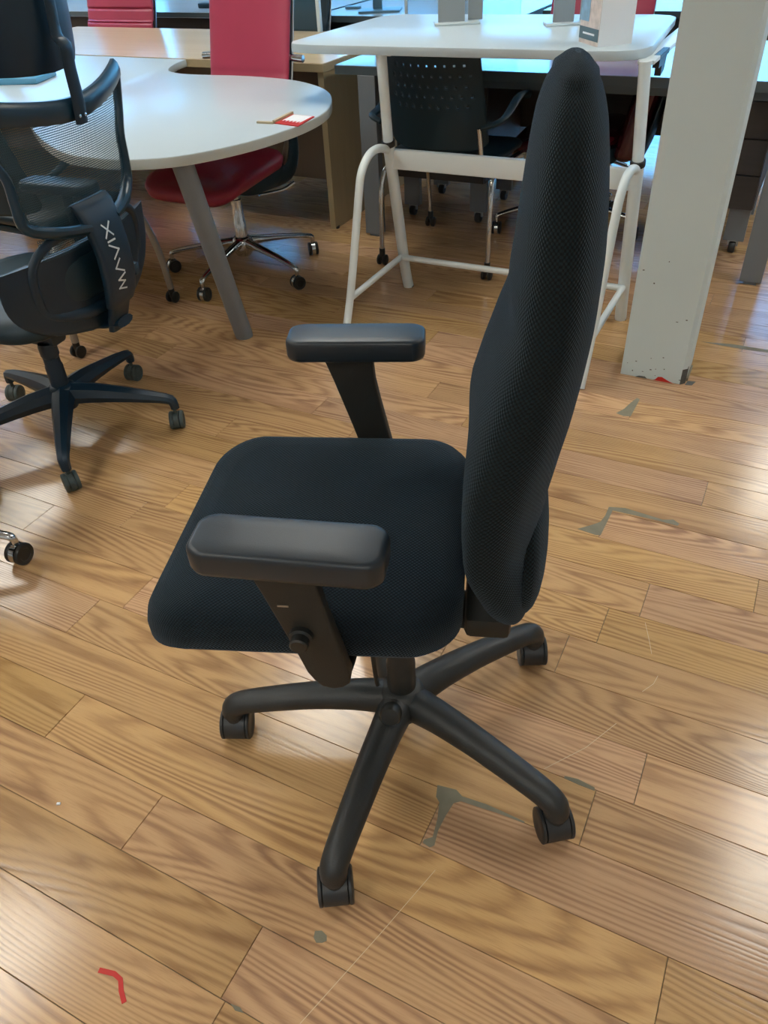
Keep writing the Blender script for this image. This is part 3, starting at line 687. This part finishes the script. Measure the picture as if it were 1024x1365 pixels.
def slab_desk(name, x0, x1, y0, y1, top, edge, label, th=.03, rad=.0):
    r_ = root(name, ((x0+x1)/2, (y0+y1)/2, 0), 0, label, 'desk')
    hx, hy = (x1-x0)/2, (y1-y0)/2
    MB().box((0, 0, TZ-th/2-.001), (2*hx, 2*hy, th-.002), .001).build('edge_band', edge, r_, smooth=False)
    MB().box((0, 0, TZ-.0008), (2*hx-.003, 2*hy-.003, .0018)).build('desktop', top, r_, smooth=False)
    return r_, hx, hy
wd_, hx, hy = slab_desk('wood_desk', -4.35, -2.012, 3.375, 4.28, 'maple', 'maple_edge', 'light maple desk with brown modesty panel behind the round-ended table', .035)
MB().box((hx-.035+.012, -.0, (TZ-.036)/2), (.03, 2*hy-.02, TZ-.036), .001).build('side_panel', 'maple_edge', wd_, smooth=False)
MB().box((-hx+.035-.012, 0, (TZ-.036)/2), (.03, 2*hy-.02, TZ-.036), .001).build('side_panel', 'maple_edge', wd_, smooth=False)
MB().box((.0, -hy+.07, .46), (2*hx-.08, .018, .475)).build('modesty_panel', 'maple_dark', wd_, smooth=False)
MB().lathe([(0, 0), (.02, 0), (.02, .01), (0, .01)], (hx-.02, -hy+.03, 0), 12).build('levelling_foot', 'plastic', wd_)

gd, hx, hy = slab_desk('grey_desk', -1.945, .012, 3.36, 4.27, 'greytop', 'greyedge', 'long grey-topped desk with square grey legs behind the white high table', .036)
for sx, sy in ((-1, -1), (1, -1), (-1, 1), (1, 1)):
    MB().box((sx*(hx-.155+(.08 if sx > 0 else 0)), sy*(hy-.06)-(.04 if sy < 0 else 0), (TZ-.036)/2+.006), (.085, .045, TZ-.048), .002).box((sx*(hx-.155+(.08 if sx > 0 else 0)), sy*(hy-.06)-(.04 if sy < 0 else 0), .004), (.05, .03, .008)).build('leg', 'grey_metal', gd, smooth=False)
MB().box((0, hy-.10, .52), (2*hx-.35, .018, .34)).build('modesty_panel', 'walnut', gd, smooth=False)
MB().box((0, -hy+.07, TZ-.055), (2*hx-.35, .03, .035)).build('crossbeam', 'greyedge', gd, smooth=False)

def pedestal(x, y, w, d, zb, zt, label, rz=0):
    r_ = root('drawer_pedestal', (x, y, 0), rz, label, 'cabinet')
    MB().box((0, 0, (zb+zt)/2), (w, d, zt-zb), .002).build('carcass', 'walnut', r_, smooth=False)
    h = (zt-zb)/3
    for i in range(3):
        dr = MB().box((0, -d/2-.008, zb+h*(i+.5)), (w-.006, .016, h-.006), .001).build('drawer', 'walnut', r_, smooth=False)
        MB().box((0, -d/2-.020, zb+h*(i+.85)), (w*.3, .008, .010), .002).build('handle', 'satin', dr, smooth=False)
    for sx in (-1, 1):
        for sy in (-1, 1):
            c = MB().box((sx*(w/2-.05), sy*(d/2-.06), (zb+.055)/2), (.085, .03, zb-.055)); co = c.build('caster', 'grey_metal', r_, smooth=False)
            MB().lathe([(0, -.014), (.022, -.014), (.025, -.010), (.025, .010), (.022, .014), (0, .014)], (sx*(w/2-.05), sy*(d/2-.06), .025), 20, ROTY).build('wheel', 'caster', co)
            MB().box((sx*(w/2-.05), sy*(d/2-.06), .045), (.045, .012, .03), 0).build('fork', 'satin', co, smooth=False)
    return r_
pedestal(-1.56, 3.905, .46, .50, .205, .62, 'dark walnut drawer pedestal on casters under the left part of the grey desk')
pedestal(-.33, 3.90, .40, .50, .205, .62, 'dark drawer pedestal under the grey desk beside its right leg')

# far desks along the rear
fd1, hx, hy = slab_desk('far_desk', -6.0, -3.0, 4.98, 5.85, 'fartop', 'greyedge', 'pale grey far desk at the rear left, behind the maple desk', .03)
MB().box((0, -hy+.10, .40), (2*hx-.08, .018, .58)).build('modesty_panel', 'walnut', fd1, smooth=False)
for s in (-1, 1): MB().box((s*(hx-.05), 0, (TZ-.03)/2), (.04, 2*hy-.1, TZ-.03)).build('side_panel', 'grey_metal', fd1, smooth=False)
fd2, hx, hy = slab_desk('far_desk', -2.96, -1.62, 4.90, 5.80, 'fartop', 'greyedge', 'pale grey far desk carrying the monitor stand', .035)
MB().box((0, -hy+.08, .42), (2*hx-.08, .018, .56)).build('modesty_panel', 'walnut', fd2, smooth=False)
for s in (-1, 1): MB().box((s*(hx-.05), 0, (TZ-.035)/2), (.04, 2*hy-.1, TZ-.035)).build('side_panel', 'grey_metal', fd2, smooth=False)
fd3, hx, hy = slab_desk('far_desk', -1.58, 1.6, 5.22, 6.0, 'greytop', 'greyedge', 'grey far desk at the rear right behind the red seats', .035)
MB().box((0, -hy+.08, .42), (2*hx-.08, .018, .56)).build('modesty_panel', 'walnut', fd3, smooth=False)
for s in (-1, 1): MB().box((s*(hx-.05), 0, (TZ-.035)/2), (.04, 2*hy-.1, TZ-.035)).build('side_panel', 'grey_metal', fd3, smooth=False)

# white high table
hc = (-1.08, 2.96)
ht = root('high_table', (hc[0], hc[1], 0), 0, 'white standing-height table with white tubular A-frame legs and black collars', 'table')
HZ = .92
def R_(x, y, z): return (x-hc[0], y-hc[1], z)
ol = [R_(x, y, 0)[:2] for x, y in [(-.49, 2.80), (-.497, 2.745), (-.525, 2.70), (-.575, 2.672), (-.64, 2.665), (-1.60, 2.635), (-1.655, 2.64), (-1.705, 2.655), (-1.728, 2.70), (-1.705, 3.32), (-1.68, 3.38), (-1.62, 3.42), (-.62, 3.48), (-.56, 3.46), (-.535, 3.42)]]
MB().prism(ol, HZ-.028, HZ, .004).build('tabletop', 'table_white', ht, angle=30)
Wm = 'white_metal'
for xs, s in ((-1.37, -1), (-.47, 1)):
    xt = xs - (.02 if s > 0 else 0)
    MB().tube([R_(xs, 2.862, .0), R_(xs, 2.835, .08), R_(xs, 2.72, .60)], .0215, n=18).build('lower_leg', Wm, ht)
    MB().tube([R_(xs, 2.72, .60), R_(xt, 2.69 if s < 0 else 2.70, HZ-.028)], .0185, n=18).build('upper_leg', Wm, ht)
    MB().tube([R_(xs, 2.722, .592), R_(xs, 2.718, .610)], .0245, n=18).build('collar', 'plastic', ht)
    MB().tube([R_(xs, 2.722, .578), R_(xs, 2.64, .602), R_(xs, 2.565, .598), R_(xs, 2.505, .56), R_(xs, 2.475, .50), R_(xs, 2.42, .33), R_(xs, 2.36, .16), R_(xs, 2.29, .0)], .0145, n=14, smooth=5).build('front_leg', Wm, ht)
    MB().tube([R_(xs, 2.355, .15), R_(xs, 2.822, .15)], .012, n=12).build('side_stretcher', Wm, ht)
    MB().lathe([(0, 0), (.022, 0), (.022, .006), (0, .006)], R_(xs, 2.862, 0), 16).build('foot_cap', 'plastic', ht)
    MB().box(R_(xt, 3.05, HZ-.034), (.05, .68, .012), .002).build('top_bracket', Wm, ht)
MB().box(R_(-.92, 2.735, .545), (.90, .028, .070), .008).build('crossbar', Wm, ht)
MB().tube([R_(-1.37, 2.795, .15), R_(-.47, 2.795, .15)], .012, n=12).build('rear_stretcher', Wm, ht)
# hook under the right edge
hk = MB().plate([(0, 0), (.05, .0), (.055, -.03), (.10, -.02), (.12, .02), (.15, .02), (.15, .035), (0, .035)], .02, 'x', 0); ho = hk.build('edge_hook', 'plastic', ht); ho.location = R_(-.475, 2.80, HZ-.063)

# things on the high table
def sign_stand(x, y, rz, label, two=True, w=.10):
    r_ = root('sign_stand', (x, y, HZ), rz, label, 'sign')
    MB().box((0, 0, .004), (.17, .09, .008), .003).build('base', 'alu', r_)
    MB().box((-.02, 0, .15), (w, .012, .285), .002).build('panel', 'greyac', r_, smooth=False)
    MB().box((.072 if two else .04, .03, .15), (.055 if two else .03, .012, .285), .002).build('side_panel', 'greyac', r_, smooth=False)
sign_stand(-1.29, 3.17, 26, 'grey upright sign stand on the left part of the white high table', True)
sign_stand(-.87, 3.20, 26, 'narrow grey sign stand on the high table, behind the leaflet card', True, .075)
lf = root('leaflet_card', (-.645, 2.79, HZ), 0, 'folded leaflet card with blue and peach print standing on the high table', 'card')
def quad_panel(par, name, a, b_, z0_, z1_, m, lean=0, th=.0015, off=0):
    a = Vector((*a, 0)); b_ = Vector((*b_, 0)); d = (b_-a).normalized(); nn = Vector((d.y, -d.x, 0))
    P = [a+Vector((0, 0, z0_)), b_+Vector((0, 0, z0_)), b_+Vector((0, 0, z1_)), a+Vector((0, 0, z1_))]
    P = [p+nn*off for p in P]; Q = [p-nn*th for p in P]
    return MB().add([tuple(p) for p in P+Q], [(0, 1, 2, 3), (7, 6, 5, 4), (0, 4, 5, 1), (1, 5, 6, 2), (2, 6, 7, 3), (3, 7, 4, 0)]).build(name, m, par, smooth=False)
A_, B_, C_ = (-.085, .035), (.0, -.065), (.085, .02)
quad_panel(lf, 'left_face', A_, B_, 0, .28, 'leafpeach'); quad_panel(lf, 'right_face', B_, C_, 0, .28, 'paper')
quad_panel(lf, 'printed_band', A_, B_, .012, .045, 'leafdark', off=.0008, th=.0006)
quad_panel(lf, 'blue_picture', (A_[0], A_[1]), (A_[0]*.55+B_[0]*.45, A_[1]*.55+B_[1]*.45), .06, .28, 'leafblue', off=.0008, th=.0006)
quad_panel(lf, 'print_line', (A_[0]*.8+B_[0]*.2, A_[1]*.8+B_[1]*.2), (A_[0]*.2+B_[0]*.8, A_[1]*.2+B_[1]*.8), .026, .031, 'paper', off=.0014, th=.0005)

# card on the round-ended table
cd = root('red_card', (-1.555, 2.385, TZ), 0, 'small white card with red border and beige flap on the round table end', 'card')
def flat(par, name, pts, z0_, z1_, m): return MB().prism([(p[0]+1.555, p[1]-2.385) for p in pts], z0_, z1_).build(name, m, par, smooth=False)
c4 = [(-1.597, 2.335), (-1.495, 2.318), (-1.512, 2.452), (-1.608, 2.462)]
flat(cd, 'card', c4, 0, .003, 'redtape')
def lerp4(u, v): 
    a, b_, c, d = [Vector(p) for p in c4]; return tuple((a*(1-u)+b_*u)*(1-v)+(d*(1-u)+c*u)*v)
flat(cd, 'white_print', [lerp4(.12, .28), lerp4(.88, .25), lerp4(.92, .97), lerp4(.12, .97)], .003, .0036, 'paper')
z_ = MB()
for k in range(5):
    p0 = lerp4(.15+.15*k, .12); p1 = lerp4(.20+.15*k, .34); z_.add([(p0[0]+1.555, p0[1]-2.385, .0038), (p0[0]+1.565, p0[1]-2.387, .0038), (p1[0]+1.562, p1[1]-2.385, .0038), (p1[0]+1.554, p1[1]-2.384, .0038)], [(0, 1, 2, 3)])
z_.build('red_print', 'redtape', cd, smooth=False)
flat(cd, 'flap', [(-1.660, 2.322), (-1.597, 2.328), (-1.600, 2.340), (-1.662, 2.334)], 0, .006, 'beige')
MB().prism([(-1.604+1.555, 2.335-2.385), (-1.594+1.555, 2.335-2.385), (-1.606+1.555, 2.47-2.385), (-1.616+1.555, 2.47-2.385)], 0, .010).build('spine_strip', 'beige', cd, smooth=False)

# blue sign foot on the table beyond the mesh chair
bs = root('small_sign', (-3.24, 2.72, TZ), 20, 'blue translucent sign foot on the round-ended table behind the mesh chair', 'sign')
MB().box((0, 0, .012), (.34, .20, .024), .006).build('base', 'bluesign', bs); MB().box((-.03, 0, .10), (.10, .02, .16), .004).build('upright', 'bluesign', bs)

# monitor stand, mouse-like pad on far desk
mo = root('monitor_stand', (-2.60, 5.12, TZ), 20, 'flat blue-grey monitor foot with short neck on the far desk', 'monitor')
MB().prism(rounded_rect(.13, .10, .02, 4), 0, .012, .003).build('foot', 'monitor', mo); MB().box((-.02, .03, .20), (.06, .02, .38), .004).build('neck', 'monitor', mo)
MB().box((-.02, .0, .46), (.56, .03, .34), .006).build('screen', 'darkglass', mo)
tag(MB().prism([(x-2.86, y+5.24) for x, y in rounded_rect(.05, .03, .015, 5)], TZ, TZ+.014, .004).build('computer_mouse', 'monitor'), 'small dark mouse lying on the far desk left of the monitor foot', 'mouse')
tag(MB().prism([(x*1.6-4.0, y*1.3+5.22) for x, y in rounded_rect(.05, .03, .015, 5)], TZ, TZ+.03, .006).build('desk_phone', 'haze_teal'), 'dark grey gadget on the far desk beside the ribbed red chair back', 'phone')
tag(MB().box((-3.42, 5.12, TZ+.008), (.09, .035, .016), .003).build('stapler', 'plastic'), 'small black stapler on the far desk left of the tall red chair', 'stapler')

# smoked glass divider on the maple desk
dv = root('desk_divider', (-2.78, 4.262, TZ), 0, 'smoked glass desk divider with a white edge post on the rear of the maple desk', 'divider')
MB().box((.03, 0, .24), (.40, .008, .46)).build('glass', 'darkglass', dv, smooth=False)
MB().box((.24, 0, .235), (.022, .022, .47), .002).build('edge_post', 'alu', dv, smooth=False)
dv2 = root('desk_divider', (-2.02, 4.93, TZ), 0, 'clear glass divider with thin white edge on the far desk', 'divider')
MB().box((-.31, 0, .20), (.02, .012, .40), .002).build('edge_post', 'alu', dv2, smooth=False)
MB().box((.05, 0, .20), (.70, .006, .40)).build('glass', 'acryl', dv2, smooth=False)

# ------------------------------------------------------------------ red leather chairs
def red_chair(loc, rz, label, ang0=0, off=(0, 0), thick=.022, rails=True, m='red', ribs=0, back_top=1.14, seat_z=.45, crease=True, arms=False, R=.335, half=.21, caxes=None, low=.50):
    t = root('red_chair', loc, rz, label, 'chair')
    swivel_base(t, R, ang0, 'chrome', 'plastic', 'chrome', style='chrome', htop=seat_z-.04, hoodm='chrome', z_tip=.088, cr=.029, caxes=caxes)
    base_parts = set(children(t))
    rings = []
    for z, k in ((-.055, .70), (-.05, .86), (-.035, .97), (-.01, 1), (.005, .97), (.015, .88), (.018, .6), (.016, .25)):
        rings.append([(x*k+.02, y*k, seat_z+z-.05*max(0, x/.24-.1)**2+.03*max(0, -x/.24-.4)) for x, y in rounded_rect(.245, .235, .10, 8)])
    MB().loft(rings).build('seat', m, t, angle=70)
    MB().prism([(x-.075, y) for x, y in rounded_rect(.150, .225, .07, 6)], seat_z-.095, seat_z-.022, .02).build('seat_shell', 'haze_teal', t)
    MB().box((-.02, 0, seat_z-.095), (.18, .10, .05), .012).build('tilt_mechanism', 'satin', t)
    MB().lathe([(0, 0), (.024, 0), (.026, .008), (.026, .02), (0, .022)], (.0, -.05, seat_z-.10), 20, Matrix.Rotation(pi/2, 4, 'X')).build('tension_knob', 'plastic', t)
    def bxx(z): return -.235-.16*(z-low)/.6*(1 if z > .72 else .8)-.02
    for (nm, dx, th, mm, wd2) in (('backrest', 0, thick, m, half), ('back_shell', -.006-thick, .010, 'haze_teal', half*.96)):
        rings = []; n = 110 if ribs else 30
        for k in range(n+1):
            z = low+(back_top-low)*k/n; e = 1
            if k < 3: e = [.55, .82, .95][k]
            if ribs and k > 2: e = 1
            if k > n-3: e = [.97, .90, .7][k-n+2]
            bulge = (.012*math.exp(-((z-.66)/.05)**2) - .008*math.exp(-((z-.735)/.012)**2)) if crease and nm == 'backrest' else 0
            if ribs and nm == 'backrest': bulge -= .014*math.exp(-((((z/ribs) % 1)-.5)/.07)**2)
            rings.append([(bxx(z)+dx+(th+bulge)*math.copysign(abs(sin(a))**.7, sin(a))*e, wd2*(e**.3)*math.copysign(abs(cos(a))**.5, cos(a)), z) for a in [2*pi*j/28 for j in range(28)]])
        MB().loft(rings).build(nm, mm, t, angle=70)
    for s in (-1, 1) if rails else ():
        MB().tube([(-.06, s*.10, seat_z-.08), (-.20, s*.16, seat_z-.07), (-.27, s*(half-.02), seat_z+.03), (bxx(.72)-.045, s*(half-.01), .72), (bxx(back_top-.1)-.035, s*(half-.012), back_top-.1)], [(.016, .008), (.018, .008), (.016, .007), (.011, .006), (.009, .005)], n=8, smooth=4, up=(0, 0, 1)).build('back_upright', 'satin', t)
        if crease:
            MB().tube([(-.06, s*.20, seat_z-.07), (-.20, s*.222, seat_z-.06), (-.27, s*.215, seat_z+.01), (-.30, s*.20, seat_z+.12), (-.33, s*.19, seat_z+.25)], [(.030, .012), (.036, .014), (.036, .014), (.026, .012), (.018, .010)], n=10, smooth=4, up=(0, 1, 0)).build('back_bracket', 'haze_teal', t)
            MB().tube([(bxx(.80)-.02, s*(half-.02), .80), (bxx(.80)-.02, s*(half+.055), .795)], .014, n=12).build('back_clamp', 'chrome', t)
            MB().tube([(-.05, s*.16, seat_z-.12), (-.17, s*.20, seat_z-.13), (-.22, s*.235, seat_z-.11)], [.007, .007, .013], n=10, smooth=3).build('lever', 'chrome', t)
        if arms:
            MB().tube([(-.02, s*.20, seat_z-.07), (.0, s*.27, seat_z-.05), (.0, s*.275, seat_z+.12), (-.02, s*.275, seat_z+.19), (-.12, s*.27, seat_z+.20)], .009, n=8, smooth=4).build('arm_frame', 'chrome', t)
            MB().prism([(x-.05, y+s*.27) for x, y in rounded_rect(.11, .026, .02, 5)], seat_z+.195, seat_z+.22, .006).build('arm_pad', 'plastic', t)
    for o in children(t):
        if o not in base_parts: o.location = (off[0], off[1], 0)
    return t
red_chair((-2.135, 2.76, 0), 270, 'smooth red leather swivel chair tucked behind the round table end', 273-270, R=.34, off=(0, -.07), half=.20, caxes=[100, 60, 130, 80, 60], m='red')
red_chair((-4.34, 4.36, 0), 270, 'red chair back with horizontal ribs, beyond the maple desk at top left', 20, ribs=.075, crease=False, half=.285, back_top=1.1)
red_chair((-.95, 3.76, 0), 184, 'dark maroon glossy low chair half under the grey desk', 170, m='red_dark', back_top=.69, seat_z=.45, crease=False, low=.37, thick=.06, rails=False, half=.23)
red_chair((-1.17, 4.62, 0), 270, 'bright red far chair, its back showing beside the leaflet card', 10, back_top=1.12, crease=False, half=.28)
tc3 = red_chair((-3.0, 4.46, 0), 268, 'dark swivel chair behind the smoked glass divider and maple desk', 12, m='haze_teal', back_top=1.0, crease=False); tc3.name = 'task_chair'


# ------------------------------------------------------------------ perforated conference chairs
def conf_chair(loc, rz, label, leg_m='chrome', w=.225, lr=.0105):
    t = root('conference_chair', loc, rz, label, 'chair')
    rings = []
    for z, k in ((.43, .85), (.435, .97), (.45, 1), (.462, .97), (.468, .85), (.466, .4)):
        rings.append([(x*k+.03, y*k, z+.012*max(0, -x/.22)-.015*max(0, x/.22-.3)) for x, y in rounded_rect(.225, .235, .08, 7)])
    MB().loft(rings).build('seat', 'haze_teal', t, angle=60)
    MB().prism([(x*.9+.03, y*.9) for x, y in rounded_rect(.22, .23, .08, 7)], .405, .432, .012).build('seat_shell', 'haze_teal', t)
    # perforated back: real holes, sheet built on a grid and solidified
    def bp(y, z): return (-.235-.20*(z-.5)+.10*(y/.24)**2, y, z)
    nx, nz_ = 45, 42; z0_, z1_ = .50, .875; vs = []; fs = []
    def half(z):
        u = (z-z0_)/(z1_-z0_); return w*(.93 - .10*u)*(min(1, math.sqrt(max(0, 1-(1-min(1, u/.10))**2))*.35+.65))*(min(1, math.sqrt(max(0, 1-(1-min(1, (1-u)/.08))**2))*.25+.75))
    for j in range(nz_+1):
        z = z0_+(z1_-z0_)*j/nz_
        for i in range(nx+1):
            y = half(z)*(2*i/nx-1); vs.append(bp(y, z))
    for j in range(nz_):
        for i in range(nx):
            hole = (j % 4 == 2 and j > 16 and (i+(2 if (j//4) % 2 else 0)) % 4 == 2 and 3 < i < nx-3)
            if hole: continue
            a = j*(nx+1)+i; fs.append((a, a+1, a+nx+2, a+nx+1))
    me = bpy.data.meshes.new('backrest'); me.from_pydata(vs, [], fs); me.materials.append(MT['haze_teal'])
    for p in me.polygons: p.use_smooth = True
    o = bpy.data.objects.new('backrest', me); COL.objects.link(o); o.parent = t
    sm = o.modifiers.new('s', 'SOLIDIFY'); sm.thickness = .008
    for s in (-1, 1):
        MB().tube([(-.20, s*.19, .445), (-.245, s*.205, .46), (-.26, s*.21, .52), (-.275, s*.205, .60)], [.011, .011, .010, .009], n=10, smooth=4).build('back_upright', leg_m, t)
        MB().tube([(-.10, s*.235, .415), (-.185, s*.24, .405), (-.215, s*.245, .37), (-.235, s*.25, .28), (-.245, s*.25, .06)], lr, n=10, smooth=5).build('leg', leg_m, t)
        MB().tube([(.10, s*.235, .415), (.20, s*.24, .405), (.235, s*.245, .36), (.275, s*.25, .22), (.295, s*.25, .06)], lr, n=10, smooth=5).build('leg', leg_m, t)
        MB().tube([(-.10, s*.235, .415), (.10, s*.235, .415)], .0105, n=10).build('seat_rail', leg_m, t)
        MB().tube([(-.27, s*.215, .60), (-.25, s*.265, .615), (-.16, s*.275, .625), (-.03, s*.275, .665), (.08, s*.272, .66), (.11, s*.268, .64)], [(.012, .010), (.014, .011), (.018, .011), (.022, .012), (.022, .011), (.014, .008)], n=10, smooth=4, up=(0, 0, 1)).build('armrest', 'haze_teal', t)
        for x in (-.245, .295):
            c = MB().lathe([(0, 0), (.013, 0), (.013, .04), (0, .04)], (x, s*.25, .035), 12).box((x, s*.25, .036), (.022, .012, .03), .003); co = c.build('caster', 'plastic', t)
            for q in (-1, 1): MB().lathe([(0, -.006), (.02, -.0065), (.0235, -.004), (.0235, .004), (.02, .0065), (0, .006)], (x, s*.25+q*.014, .0235), 20, ROTX).build('wheel', 'plastic', co)
    return t
conf_chair((-1.335, 3.29, 0), 90, 'perforated-back dark chair with chrome legs between high table and grey desk')
conf_chair((-2.50, 2.075, 0), 88, 'dark chair behind the mesh chair with one bent grey leg showing', 'satin', lr=.014)
print('objects', len(bpy.data.objects))
